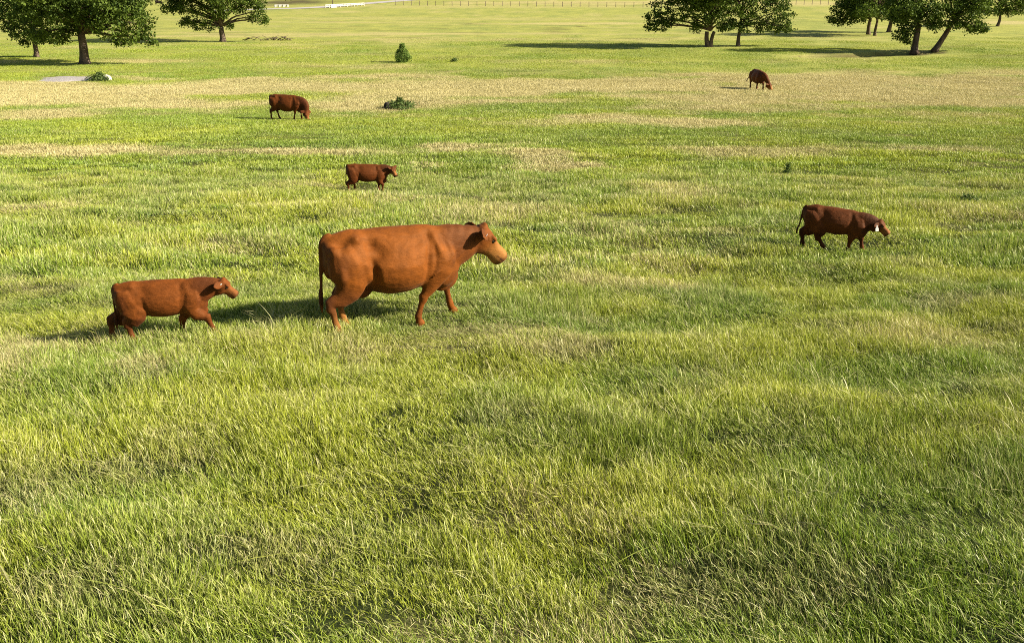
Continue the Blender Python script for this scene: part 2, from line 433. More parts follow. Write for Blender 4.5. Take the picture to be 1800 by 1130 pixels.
def scatter(y0, y1, dens, ids, fade=.12, wf=.62, base_w=2.2):
    cell = 1 / math.sqrt(dens); hwx = wf * y1 + base_w
    gx, gy = np.meshgrid(np.arange(-hwx, hwx, cell), np.arange(y0, y1, cell))
    xx = gx.ravel() + rng.uniform(-.2, 1.2, gx.size) * cell; yy = gy.ravel() + rng.uniform(-.2, 1.2, gx.size) * cell
    ok = np.abs(xx) < wf * yy + base_w
    xx, yy = xx[ok], yy[ok]
    pr = sstep(y0, y0 * (1 + fade), yy) * (1 - sstep(y1 * (1 - fade), y1, yy)) if y0 > 5 else 1 - sstep(y1 * (1 - fade), y1, yy)
    k = rng.uniform(0, 1, len(xx)) < pr
    xx, yy = xx[k], yy[k]
    return xx, yy, rng.choice(ids, len(xx))
S = [scatter(3.2, 15.0, 27, list(range(6))), scatter(3.2, 14, 1.5, [6, 7]), scatter(12.8, 33, 9, list(range(8, 13))),
     scatter(28, 90, 2.0, [13, 14, 15, 16]), scatter(74, 150, .30, [17, 18, 19], .35)]
X = np.concatenate([s[0] for s in S]); Y = np.concatenate([s[1] for s in S]); I = np.concatenate([s[2] for s in S])
dr, lu, wo, to = cover(X, Y)
hn = fbm(X / .9, Y / .9, 71, 3); hn2 = fbm(X / 3.5, Y / 3.5, 75, 3)
hs = .40 + 1.2 * sstep(.25, .75, hn) * .7 + .55 * sstep(.3, .7, hn2)
hs *= 1 - .30 * sstep(16, 45, Y)
for (ax_, ay_, ar_, af_) in [(690, 566, 1.6, .18), (300, 592, 1.1, .15), (1471, 438, 1.2, .3), (650, 336, 1.3, .4), (508, 208, 2.0, .45), (1331, 155, 2.2, .45)]:
    q_ = hit(ax_, ay_); hs *= 1 - af_ * (1 - sstep(ar_ * .7, ar_ * 1.4, np.hypot(X - q_[0], Y - q_[1])))
hs *= (1 - .25 * wo) * (1 + .25 * lu)
hs *= rng.uniform(.8, 1.2, len(X))
EXCL = []   # filled with (cx, cy, rx, ry) where nothing grows
p = hit(128, 139); EXCL.append((p[0], p[1], 62 / ppm(128, 139), 2.4))
keep = rng.uniform(0, 1, len(X)) > wo * .25 + .35 * (1 - sstep(.26, .40, hn)) * (Y < 30)
for (cx, cy, rx, ry) in EXCL: keep &= ((X - cx) / rx) ** 2 + ((Y - cy) / ry) ** 2 > 1
for (x0, y0, x1, y1, hw, dp) in CUTS:
    t = np.clip(((X - x0) * (x1 - x0) + (Y - y0) * (y1 - y0)) / ((x1 - x0) ** 2 + (y1 - y0) ** 2), 0, 1)
    keep &= np.hypot(X - x0 - t * (x1 - x0), Y - y0 - t * (y1 - y0)) > hw * 1.1 + np.where(I >= 17, 2.4, 0)
X, Y, I, dr, lu, wo, to, hs = [q[keep] for q in (X, Y, I, dr, lu, wo, to, hs)]
Z = ground(X, Y)
gm = bpy.data.meshes.new('grass')
gm.vertices.add(len(X)); gm.vertices.foreach_set('co', np.stack([X, Y, Z], 1).astype(np.float32).ravel())
def pattr(name, typ, arr, key='value'):
    a = gm.attributes.new(name, typ, 'POINT'); a.data.foreach_set(key, np.ascontiguousarray(arr).ravel())
pattr('cover', 'FLOAT_COLOR', np.stack([dr, lu, wo, to], 1).astype(np.float32), 'color')
pattr('tone', 'FLOAT', to.astype(np.float32))
pattr('idx', 'INT', I.astype(np.int32))
rz = rng.normal(0, .7, len(X))
sxy = rng.uniform(.9, 1.15, len(X))
gx_ = np.arctan((ground(X + .12, Y) - ground(X - .12, Y)) / .24); gy_ = np.arctan((ground(X, Y + .12) - ground(X, Y - .12)) / .24)
wx_, wy_ = gy_, -gx_
pattr('rot', 'FLOAT_VECTOR', np.stack([np.cos(rz) * wx_ + np.sin(rz) * wy_, -np.sin(rz) * wx_ + np.cos(rz) * wy_, rz], 1).astype(np.float32), 'vector')
pattr('scl', 'FLOAT_VECTOR', np.stack([sxy, sxy, hs], 1).astype(np.float32), 'vector')
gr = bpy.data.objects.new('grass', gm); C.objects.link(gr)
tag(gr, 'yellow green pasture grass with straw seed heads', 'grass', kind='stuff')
ng = bpy.data.node_groups.new('grass_scatter', 'GeometryNodeTree')
ng.interface.new_socket('Geometry', in_out='INPUT', socket_type='NodeSocketGeometry')
ng.interface.new_socket('Geometry', in_out='OUTPUT', socket_type='NodeSocketGeometry')
gi = ng.nodes.new('NodeGroupInput'); go = ng.nodes.new('NodeGroupOutput')
ci = ng.nodes.new('GeometryNodeCollectionInfo'); ci.inputs[0].default_value = tufts
ci.inputs['Separate Children'].default_value = True; ci.inputs['Reset Children'].default_value = True
ip = ng.nodes.new('GeometryNodeInstanceOnPoints'); ip.inputs['Pick Instance'].default_value = True
def named(nm, dt):
    q = ng.nodes.new('GeometryNodeInputNamedAttribute'); q.data_type = dt; q.inputs[0].default_value = nm; return q.outputs[0]
e2r = ng.nodes.new('FunctionNodeEulerToRotation')
L = ng.links.new
L(gi.outputs[0], ip.inputs['Points']); L(ci.outputs[0], ip.inputs['Instance'])
L(named('idx', 'INT'), ip.inputs['Instance Index']); L(named('rot', 'FLOAT_VECTOR'), e2r.inputs[0]); L(e2r.outputs[0], ip.inputs['Rotation'])
L(named('scl', 'FLOAT_VECTOR'), ip.inputs['Scale']); L(ip.outputs[0], go.inputs[0])
md = gr.modifiers.new('scatter', 'NODES'); md.node_group = ng
gm.materials.append(MAT_GRASS)
print('grass instances', len(X))

# ------------------------------------------------------------------ loft helpers
class Loft:
    def __init__(s): s.v = []; s.f = []
    def ring(s, c, side, up, a, bu, bd, n=22, ex=2.3, top=0.0):
        out = []
        for k in range(n):
            th = 2 * math.pi * k / n
            cs, sn = math.cos(th), math.sin(th)
            yy = math.copysign(abs(cs) ** (2 / ex), cs); zz = math.copysign(abs(sn) ** (2 / ex), sn)
            w = a * yy * (1 - top * max(0, zz) ** 1.3)
            h = (bu if zz > 0 else bd) * zz
            out.append(tuple(c[i] + side[i] * w + up[i] * h for i in range(3)))
        return out
    def tube(s, rings):
        n = len(rings[0]); b = len(s.v)
        for r in rings: s.v += r
        for i in range(len(rings) - 1):
            for k in range(n):
                k2 = (k + 1) % n
                s.f.append((b + i * n + k, b + i * n + k2, b + (i + 1) * n + k2, b + (i + 1) * n + k))
        for i, rev in ((0, True), (len(rings) - 1, False)):
            ctr = np.mean(rings[i], axis=0); ci_ = len(s.v); s.v.append(tuple(ctr))
            for k in range(n):
                k2 = (k + 1) % n
                f = (b + i * n + k, b + i * n + k2, ci_)
                s.f.append(f[::-1] if rev else f)
    def path(s, pts, n=16, sidev=(0, 1, 0), ex=2.1):
        """pts: (pos, a_side, b_other)"""
        P = [np.array(p[0], float) for p in pts]; rs = []
        for i, p in enumerate(pts):
            t = P[min(i + 1, len(P) - 1)] - P[max(i - 1, 0)]; t /= np.linalg.norm(t) + 1e-9
            sd = np.array(sidev, float); sd = sd - t * sd.dot(t)
            if np.linalg.norm(sd) < .1: sd = np.cross(t, (1, 0, 0))
            sd /= np.linalg.norm(sd)
            up = np.cross(t, sd)
            rs.append(s.ring(P[i], sd, up, p[1], p[2], p[2], n, ex))
        s.tube(rs)
    def ellip(s, c, ax, ay, az, ra, rb, rc, n=12):
        rs = []
        for i in range(1, 8):
            ph = math.pi * i / 8
            cc = np.array(c) - np.array(ax) * ra * math.cos(ph)
            rs.append(s.ring(cc, ay, az, rb * math.sin(ph), rc * math.sin(ph), rc * math.sin(ph), n, 2))
        s.tube(rs)
def unit(v): v = np.array(v, float); return v / (np.linalg.norm(v) + 1e-12)
def spline(keys, m):
    """Catmull-Rom through rows of numbers"""
    K = np.array(keys, float); out = []
    for i in range(len(K) - 1):
        p0, p1, p2, p3 = K[max(i - 1, 0)], K[i], K[i + 1], K[min(i + 2, len(K) - 1)]
        for j in range(m):
            t = j / m
            out.append(.5 * ((2 * p1) + (-p0 + p2) * t + (2 * p0 - 5 * p1 + 4 * p2 - p3) * t * t + (-p0 + 3 * p1 - 3 * p2 + p3) * t ** 3))
    out.append(K[-1]); return np.array(out)

def build_animal(P):
    """cattle body as one surface; x forward, y left, adult metres, then scaled"""
    L = Loft(); slim = P.get('slim', 1.0); bel = P.get('belly', 0.0)
    st = [(0.045, 1.17, .90, .10), (0.075, 1.215, .82, .17), (0.18, 1.265, .74, .225), (0.32, 1.295, .66, .265), (0.42, 1.305, .60, .275), (0.58, 1.285, .535, .285),
          (0.78, 1.29, .475, .325), (0.98, 1.285, .455, .335), (1.16, 1.275, .475, .315), (1.32, 1.272, .50, .270), (1.46, 1.250, .47, .235),
          (1.58, 1.21, .44, .205), (1.69, 1.14, .47, .165), (1.77, 1.08, .57, .115), (1.82, 1.0, .68, .06)]
    drp = P.get('drop', 0.0)
    keys = [(x, zt - drp * max(0, x - .4), zb + (bel * math.sin(max(0, min(1, (x - .3) / 1.3)) * math.pi) if .3 < x < 1.6 else 0) - drp * .5 * max(0, x - .4), w * slim) for x, zt, zb, w in st]
    K = spline(keys, 3)
    rs = []
    for x, zt, zb, w in K:
        c = zb + (zt - zb) * .47
        rs.append(L.ring((x, 0, c), (0, 1, 0), (0, 0, 1), max(w, .02), zt - c, c - zb, 28, 2.35, .42))
    L.tube(rs)
    # neck
    poll = np.array(P['poll'], float); hd = unit(P['head'])
    hs_ = P.get('side'); hs_ = unit(np.cross((0, 0, 1), hd)) if hs_ is None else unit(np.array(hs_) - hd * np.dot(hs_, hd))
    hu = np.cross(hd, hs_)
    a = np.array((1.38, 0, .90 - drp)); n0 = np.array(P.get('neckc', (1.80, 0, .98)), float)
    pts = []
    for t in np.linspace(0, 1, 8):
        c = a * (1 - t) ** 2 + n0 * 2 * t * (1 - t) + (poll + hd * .06 - hu * .06) * t * t
        pts.append((c, (.215 * (1 - t) + .108 * t) * (slim * .5 + .5), .33 * (1 - t) ** 1.2 + .148 * t + (.035 + P.get('throat', .01)) * math.sin(math.pi * t)))
    L.path(pts, 22, ex=2.15)
    # dewlap / brisket
    if P.get('brisket', 1): L.ellip((1.64, 0, .53 - drp), unit((1, 0, .6)), (0, 1, 0), unit((-.6, 0, 1)), .19, .075, .135)
    # head
    hl = P.get('headlen', .47); hq = P.get('headq', 1.1)
    # t, half width, above axis, below axis
    hk = [(-.08, .050, .035, .05), (-.02, .088, .070, .12), (.08, .112, .088, .20), (.18, .120, .088, .255), (.28, .118, .084, .262), (.38, .108, .078, .225), (.50, .088, .068, .178), (.62, .074, .062, .146),
          (.74, .072, .066, .142), (.84, .082, .070, .142), (.93, .090, .068, .140), (.99, .088, .060, .128), (1.025, .076, .046, .108), (1.035, .040, .02, .05)]
    if P.get('young'): hk = [(t, w * (1 if t < .5 else .86), u * (1.06 if t < .4 else .84), d * (.95 if t < .4 else .82)) for t, w, u, d in hk]
    rs = []
    for t, w, u, d in spline(hk, 2):
        c = poll + hd * hl * t + hu * .01
        rs.append(L.ring(c, hs_, hu, w * hq, u * hq, d * hq, 20, 2.2, .15))
    L.tube(rs)
    L.ellip(poll + hd * .02 + hu * .085, hs_, hd, hu, .065, .05, .045)             # poll knob
    for sg in (-1, 1):                                                          # brow, cheek, nostril wing
        L.ellip(poll + hd * hl * .36 + hs_ * sg * .100 * hq + hu * .055 * hq, hd, hs_, hu, .055, .028, .026)
        L.ellip(poll + hd * hl * .97 + hs_ * sg * .048 * hq + hu * .030 * hq, hd, hs_, hu, .030, .024, .026)
    # ears
    es = P.get('ear', 1.0); zz_ = np.array((0, 0, 1.0))
    back = unit(np.array((-hd[0], -hd[1], 0.0))) if abs(hd[2]) < .95 else -hd
    def eardir(sg): return unit(hs_ * sg + back * P.get('earback', .55) + zz_ * P.get('earup', .0))
    for sg in (-1, 1):
        ed = eardir(sg); up = unit(zz_ * .9 + back * .5 - ed * ed.dot(zz_ * .9 + back * .5))
        root = poll + hd * .055 + hs_ * sg * .085 + hu * .035
        pts = [(root - ed * .02, .034, .028), (root + ed * .04 * es, .055, .022), (root + ed * .09 * es, .078 * es, .019), (root + ed * .145 * es, .075 * es, .017), (root + ed * .19 * es, .050 * es, .015), (root + ed * .225 * es, .012, .011)]
        L.path(pts, 16, sidev=tuple(up), ex=2)
    # legs
    lq = P.get('legq', 1.0)
    def hind(sg, hock, fet, hoof, stifle=None):
        y = .165 * slim * sg
        hk_, ft, hf = [np.array((q[0], y * (.95), q[1] - (.03 if q[1] > .3 else 0))) for q in (hock, fet, hoof)]
        dx = hock[0] - .09
        pts = [((.24, y * .82, 1.14), .08, .12), ((.245, y * .98, 1.04), .110 * slim, .185), ((.29 + .05 * dx, y * 1.05, .91), .130 * slim, .235),
               ((.33 + .18 * dx, y * 1.10, .79), .125 * slim, .235), ((.345 + .35 * dx, y * 1.10, .69), .105 * slim, .205), ((.29 + .52 * dx, y * 1.06, .585), .085, .168), ((.20 + .78 * dx, y, .50), .064, .122)]
        pts += [(tuple(hk_ + (-.012, 0, .03)), .046, .076), (tuple(hk_ - (0.0, 0, .05)), .044, .062), (tuple(hk_ * .75 + ft * .25 + (.012, 0, 0)), .036, .045),
                (tuple(hk_ * .42 + ft * .58), .033, .039), (tuple(ft + unit(hk_ - ft) * .03), .042, .050), (tuple(ft), .044, .052),
                (tuple(ft * .5 + hf * .5 + (0, 0, .02)), .040, .045), (tuple(hf + (0, 0, .055)), .050, .060), (tuple(hf + (.012, 0, 0)), .056, .070)]
        pts = pts[:4] + [(q, a_ * lq, b_ * lq) for q, a_, b_ in pts[4:]]
        L.path(pts, 16)
    def front(sg, knee, fet, hoof):
        y = .150 * slim * sg
        d = drp
        kn, ft, hf = [np.array((q[0], y * .9, q[1])) for q in (knee, fet, hoof)]
        ex_ = 1.42 + .18 * (knee[0] - 1.42)
        pts = [((1.47, y * .75, 1.10 - d), .05, .12), ((1.51, y * 1.05, .98 - d), .080, .165), ((1.52, y * 1.18, .84 - d), .095, .180), ((1.48, y * 1.18, .72 - d), .098, .165),
               ((ex_ + .02, y * 1.1, .61 - d * .7), .084, .130)]
        e = np.array((ex_, y * 1.05, .57 - d * .7))
        pts += [(tuple(e * .65 + kn * .35), .066, .098), (tuple(e * .25 + kn * .75), .050, .062), (tuple(kn + (.006, 0, .02)), .052, .062), (tuple(kn - (0, 0, .03)), .047, .054), (tuple(kn * .72 + ft * .28), .036, .041),
                (tuple(kn * .4 + ft * .6), .032, .036), (tuple(ft), .043, .049), (tuple(ft * .5 + hf * .5 + (0, 0, .01)), .038, .043), (tuple(hf + (0, 0, .05)), .048, .056), (tuple(hf + (.012, 0, 0)), .054, .068)]
        pts = pts[:5] + [(q, a_ * lq, b_ * lq) for q, a_, b_ in pts[5:]]
        L.path(pts, 16)
    hind(-1, *P['hr']); hind(1, *P['hl']); front(-1, *P['fr']); front(1, *P['fl'])
    # tail
    tl = P.get('tail', [(.16, 0, 1.25, .04), (.09, 0, 1.225, .04), (.045, 0, 1.15, .034), (.035, 0, 1.00, .027), (.03, 0, .82, .022), (.025, 0, .66, .022), (.015, 0, .56, .030), (.01, 0, .46, .034), (.015, 0, .38, .026), (.02, 0, .31, .010)])
    L.path([((q[0], q[1], q[2]), q[3], q[3]) for q in spline(tl, 3)], 10, ex=2)
    if P.get('udder'): L.ellip((.52, 0, .53), (1, 0, 0), (0, 1, 0), (0, 0, 1), .13, .11, .10)
    if P.get('navel'): L.ellip((.92, 0, .46 + bel), unit((1, 0, -.8)), (0, 1, 0), unit((.8, 0, 1)), .09, .03, .04)
    # fuse
    o = mesh_obj('tmp', L.v, L.f)
    vs = P.get('voxel', .015)
    m = o.modifiers.new('r', 'REMESH'); m.mode = 'VOXEL'; m.voxel_size = vs; m.adaptivity = 0
    m = o.modifiers.new('s', 'SMOOTH'); m.factor = .5; m.iterations = P.get('smooth', 7)
    dg = bpy.context.evaluated_depsgraph_get()
    me = bpy.data.meshes.new_from_object(o.evaluated_get(dg))
    bpy.data.objects.remove(o)
    n = len(me.vertices); co = np.zeros(n * 3, np.float32); me.vertices.foreach_get('co', co); co = co.reshape(-1, 3).astype(float)
    nn = np.zeros(n * 3, np.float32); me.vertices.foreach_get('normal', nn); nn = nn.reshape(-1, 3)
    x, y_, z = co.T
    inhead = (co - poll) @ hd
    notneck = 1 - sstep(1.62, 1.75, x)
    disp = np.zeros(n)
    k = P.get('muscle', 1.0)
    for gx, gz, rx, rz_, dd, rot in [(.60, 1.13, .085, .07, -.030, 0), (.66, 1.02, .12, .07, -.022, .6), (.41, 1.20, .06, .045, .030, 0), (.12, 1.10, .05, .06, .020, 0), (.24, 1.15, .08, .05, -.016, 0),
                                 (.60, .82, .05, .19, -.03, .18), (.56, .62, .06, .08, -.016, 0), (1.30, .86, .04, .20, -.022, -.15), (1.44, 1.06, .05, .16, .014, .3), (1.56, 1.04, .05, .14, -.014, .35),
                                 (1.66, .86, .06, .07, .022, 0), (1.40, .68, .07, .06, .016, 0), (1.18, 1.10, .10, .06, -.010, 0), (.95, .80, .25, .16, .012, 0), (1.33, 1.16, .05, .05, -.012, 0),
                                 (.20, .80, .05, .14, .012, 0), (.36, .93, .09, .12, .010, 0)]:
        gz = gz - drp * max(0, gx - .4) * .8
        ca, sa = math.cos(rot), math.sin(rot)
        u = (x - gx) * ca + (z - gz) * sa; v = -(x - gx) * sa + (z - gz) * ca
        disp += dd * k * np.exp(-(u / rx) ** 2 - (v / rz_) ** 2) * (np.abs(y_) > .05) * (inhead < -.1)
    disp += k * .0002 * np.sin((x * 1.0 + z * .18) * 2 * np.pi / .085) * sstep(.72, .85, x) * (1 - sstep(1.15, 1.27, x)) * sstep(.55, .65, z) * (1 - sstep(1.0, 1.15, z))
    disp += .010 * k * (fbm(x * 5 + 3, z * 5 + (y_ > 0) * 9, 90, 3) - .5) * (z > .35)
    nk = sstep(1.6, 1.75, x) * (1 - sstep(-.12, -.02, inhead))
    disp += -.002 * k * np.sin((x - .6 * z) * 2 * np.pi / .16) * nk * (z > .8)
    co = co + nn * disp[:, None]
    # coat pattern: r = light, g = dark, with shading painted in at rump and underside
    hx = inhead / hl; hup = (co - poll) @ hu
    rad = np.linalg.norm(co - poll - np.outer(inhead, hd), axis=1)
    face = sstep(.25, .8, hx) * (rad < .3) * (inhead > 0)
    lowleg = 1 - sstep(.16, .46, z + .05 * (fbm(x * 9, z * 9, 93, 2) - .5))
    lowleg = lowleg * (inhead < -.25)
    light = np.clip(face * P.get('face', .75) + lowleg * P.get('legl', .6), 0, 1)
    muzz = sstep(.90, .98, hx + (hup < -.01) * .04) * (rad < .15) * (inhead > 0)
    hoofm = (1 - sstep(.045, .065, z)) * (inhead < -.25)
    mouth = np.exp(-((hup + .038 + (1 - hx) * .05) / .010) ** 2) * sstep(.75, .8, hx) * (rad < .14) * (inhead > 0) * .8
    hsd = np.abs((co - poll) @ hs_)
    nost = np.exp(-((hsd - .045 * hq) / .014) ** 2 - ((hup - .012) / .018) ** 2) * (hx > .95) * (rad < .2)
    eyeline = .7 * np.exp(-((hx - .40) * hl / .032) ** 2 - ((hup - .022 * hq) / .024) ** 2) * (hsd > .05) * (inhead > 0) * (rad < .2)
    tailm = (x < .0) * (1 - sstep(.55, .68, z)) * (z > .3) * (x > -.12) * .55 * (np.abs(y_) < .05)
    brown_and_shade = .34 * sstep(.45, .62, fbm(x * 2.2 + 5, z * 2.2 + (y_ > 0) * 7, 97, 3)) + .25 * sstep(.12, .0, x) * (z > .4) + .22 * sstep(1.50, 1.75, x) * (inhead < 0) * (z > .5) + .3 * sstep(.62, .48, z) * (inhead < -.25)  # brown patches and neck; rump and underside also carry painted shading
    dark = np.clip(muzz * P.get('muzz', .45) + hoofm * .6 + mouth + tailm + nost + eyeline + brown_and_shade * (1 - light), 0, 1)
    coatc = np.stack([light, dark, np.zeros(n)], 1)
    s = P.get('scale', 1.0)
    off = np.array((-1.0, 0, 0))
    me.vertices.foreach_set('co', ((co + off) * s).astype(np.float32).ravel())
    me.polygons.foreach_set('use_smooth', np.ones(len(me.polygons), bool))
    me.materials.clear(); me.materials.append(P['mat'])
    ob = bpy.data.objects.new(P.get('name', 'cow'), me); C.objects.link(ob)
    vcol(ob, 'coat', coatc)
    # eyes
    for sg in (-1, 1):
        l2 = Loft(); l2.ellip(((poll + hd * hl * .40 + hs_ * sg * .101 * hq + hu * .022 * hq) + off) * s, hd, hs_, hu, .026 * s, .016 * s, .021 * s)
        mesh_obj('eye', l2.v, l2.f, MAT_EYE, ob, True)
    # ear tags
    for (sg, dist, w, h_, dang) in P.get('tags', []):
        ed = eardir(sg)
        root = poll + hd * .055 + hs_ * sg * .085 + hu * .035
        pc = root + ed * dist * es
        out = unit(hd * .8 + hs_ * sg * .5 + hu * .1) if P.get('tagfwd', 1) else unit(hs_ * sg + np.array((.75, 0, .25)))
        pc = pc + out * .024
        dn = np.array((0, 0, -1.0)); sdv = unit(np.cross(dn, out)); dn = np.cross(out, sdv)
        prof = [(0, .15), (.12, .35), (.35, .42), (.55, 1.0), (1.0, .95)] if dang else [(0, .7), (.5, 1), (1, .7)]
        v = []; f = []
        for i, (t, ww) in enumerate(prof):
            for q in (-1, 1):
                for e in (-1, 1):
                    v.append(tuple((pc + dn * h_ * (t - (.0 if dang else .5)) + sdv * q * ww * w / 2 + out * e * .003 + off) * s))
        m_ = len(prof)
        for i in range(m_ - 1):
            b = i * 4
            f += [(b, b + 2, b + 6, b + 4), (b + 1, b + 5, b + 7, b + 3), (b, b + 4, b + 5, b + 1), (b + 2, b + 3, b + 7, b + 6)]
        f += [(0, 1, 3, 2), ((m_ - 1) * 4, (m_ - 1) * 4 + 2, (m_ - 1) * 4 + 3, (m_ - 1) * 4 + 1)]
        mesh_obj('ear_tag', v, f, MAT_TAG, ob)
    return ob
def place(ob, px, py, rz, sink=0.0, slope=True):
    p = hit(px, py)
    ob.location = (p[0], p[1], p[2] - sink)
    if slope:     # the ground falls away from the camera: lean with it
        e = .6; c, s = math.cos(rz), math.sin(rz)
        g1 = float(ground(p[0] + c * e, p[1] + s * e)) - float(ground(p[0] - c * e, p[1] - s * e))
        ob.rotation_euler = (0, -math.atan2(g1, 2 * e) * .6, rz)
    else: ob.rotation_euler = (0, 0, rz)
    return ob

def hdir(pitch, yaw=0): return (math.cos(R(pitch)) * math.cos(R(yaw)), math.cos(R(pitch)) * math.sin(R(yaw)), -math.sin(R(pitch)))
# big cow, walking
A = build_animal(dict(name='cow', mat=COAT_COW, headlen=.52, headq=1.12, ear=1.22, muzz=.6, muscle=1.7, earup=-.02, throat=.03, poll=(2.10, 0, 1.13), head=hdir(50, -4), neckc=(1.80, 0, .955), hr=((.075, .46), (.15, .13), (.19, .0)), hl=((.27, .46), (.33, .13), (.37, .0)),
    fr=((1.27, .37), (1.20, .14), (1.22, .02)), fl=((1.70, .40), (1.76, .15), (1.80, .02)), udder=1, scale=.985, voxel=.0125, tags=[(-1, .13, .035, .07, 0), (1, .13, .035, .06, 0)]))
tag(place(A, 702, 573, R(28)), 'large orange-brown adult cow walking right in the middle of the pasture', 'cow', 'cattle on the pasture')
# left calf, walking behind her
B = build_animal(dict(name='calf', mat=COAT_CALF, poll=(2.10, 0, 1.14), head=hdir(46, -6), neckc=(1.80, 0, 1.05), hr=((.24, .47), (.29, .14), (.33, .0)), hl=((-.10, .47), (-.12, .16), (-.10, .02)),
    fr=((1.78, .42), (1.86, .16), (1.92, .02)), fl=((1.27, .37), (1.24, .13), (1.26, .0)), slim=.76, belly=.05, scale=.56, young=1, legq=1.42, headlen=.43, headq=1.2, ear=1.15, voxel=.0135, muscle=.55, legl=.25, face=.5,
    earback=.75, earup=-.1, tags=[(-1, .06, .05, .07, 0)]))
tag(place(B, 300, 596, R(14)), 'red-brown calf with stubby ears following close behind the large cow', 'calf', 'cattle on the pasture')
# right calf with white tag, head low
D = build_animal(dict(name='calf', mat=COAT_DEEP, poll=(2.04, 0, .90), head=hdir(46, -12), neckc=(1.85, 0, .90), drop=.08, hr=((.50, .42), (.66, .14), (.74, .0)), hl=((.06, .46), (.10, .14), (.13, .0)),
    fr=((1.36, .36), (1.33, .13), (1.35, .0)), fl=((1.66, .38), (1.70, .13), (1.74, .0)), slim=.84, belly=.05, scale=.625, young=1, legq=1.35, headlen=.44, headq=1.25, ear=1.1, voxel=.0135, muscle=.6, legl=.05, face=.65, navel=1, brisket=0,
    earup=-.35, earback=.6, tagfwd=0, tags=[(-1, .12, .10, .17, 1)], tail=[(.14, 0, 1.25, .04), (.07, 0, 1.21, .038), (.03, 0, 1.10, .032), (.0, 0, .90, .024), (-.03, 0, .72, .024), (-.07, 0, .60, .030), (-.09, 0, .48, .028), (-.08, 0, .42, .012)]))
tag(place(D, 1468, 441, R(-16)), 'dark red calf on the right walking with lowered head and a white ear tag', 'calf', 'cattle on the pasture')
# middle calf standing
Cc = build_animal(dict(name='calf', mat=COAT_DEEP, poll=(2.02, -.06, 1.12), head=hdir(50, -48), neckc=(1.80, 0, 1.05), hr=((.10, .46), (.13, .13), (.16, .0)), hl=((.36, .46), (.42, .13), (.46, .0)),
    fr=((1.62, .38), (1.60, .13), (1.62, .0)), fl=((1.46, .37), (1.44, .13), (1.46, .0)), slim=.86, belly=.03, scale=.625, young=1, legq=1.2, headlen=.43, headq=1.2, voxel=.016, muscle=.6, legl=.35, face=.95, muzz=.9, earup=.5, earback=.1))
tag(place(Cc, 648, 339, R(10)), 'small dark red calf standing beyond the large cow, its pale face turned this way', 'calf', 'cattle on the pasture')
# far cow grazing, left
E = build_animal(dict(name='cow', mat=COAT_DEEP, belly=-.06, headq=1.2, ear=1.3, poll=(2.00, -.12, .42), head=hdir(70, -50), side=(.6, .8, 0), neckc=(2.06, -.02, .98), drop=.02, hr=((.10, .46), (.12, .13), (.14, .0)), hl=((.34, .46), (.42, .13), (.46, .0)),
    fr=((1.40, .36), (1.34, .13), (1.33, .0)), fl=((1.62, .38), (1.64, .13), (1.66, .0)), scale=1.06, slim=1.05, voxel=.02, muscle=.9, legl=.1, face=.6, earup=.2))
tag(place(E, 508, 210, R(-6)), 'dark red cow grazing with its head down on the left behind the calves', 'cow', 'cattle on the pasture')
# far cow grazing, right
Ff = build_animal(dict(name='cow', mat=COAT_DEEP, poll=(1.94, .46, .44), head=hdir(66, 50), side=(-.75, .65, 0), neckc=(2.05, .16, .98), hr=((.10, .46), (.14, .13), (.16, .0)), hl=((.30, .46), (.36, .13), (.40, .0)),
    fr=((1.40, .36), (1.36, .13), (1.36, .0)), fl=((1.62, .38), (1.64, .13), (1.66, .0)), scale=1.10, legq=1.3, slim=1.25, belly=-.08, headq=1.25, ear=1.4, voxel=.02, legl=.0, face=.9, earup=.1,
    tail=[(.06, 0, 1.225, .036), (.0, -.02, 1.20, .034), (-.08, -.08, 1.05, .03), (-.22, -.16, .82, .03), (-.28, -.26, .60, .034), (-.32, -.34, .42, .034), (-.34, -.38, .32, .014)]))
tag(place(Ff, 1331, 157, R(-84)), 'dark red cow grazing alone in the upper right pasture, seen end on', 'cow', 'cattle on the pasture')
# tiny cattle far off
far_src = build_animal(dict(name='cow', mat=COAT_BLACK, poll=(2.06, 0, .50), head=hdir(62, 0), neckc=(2.02, 0, .92), hr=((.10, .46), (.14, .13), (.16, .0)), hl=((.34, .46), (.42, .13), (.46, .0)),
    fr=((1.40, .36), (1.34, .13), (1.33, .0)), fl=((1.62, .38), (1.64, .13), (1.66, .0)), voxel=.035, smooth=3, legl=0, face=0))
place(far_src, 279, 9.5, R(5))
tag(far_src, 'lower of two tiny black cows far off between the left tree crowns', 'cow', 'distant black cattle')
for (px, py, rz_, lab) in [(272, 4, 40, 'upper of two tiny black cows far off between the left tree crowns'),
                           (508, 2.2, 185, 'tiny black cow at the top edge beside the brown field')]:
    o = far_src.copy(); C.objects.link(o)
    for ch in far_src.children:
        c_ = ch.copy(); C.objects.link(c_); c_.parent = o
    place(o, px, py, R(rz_)); o['label'] = lab

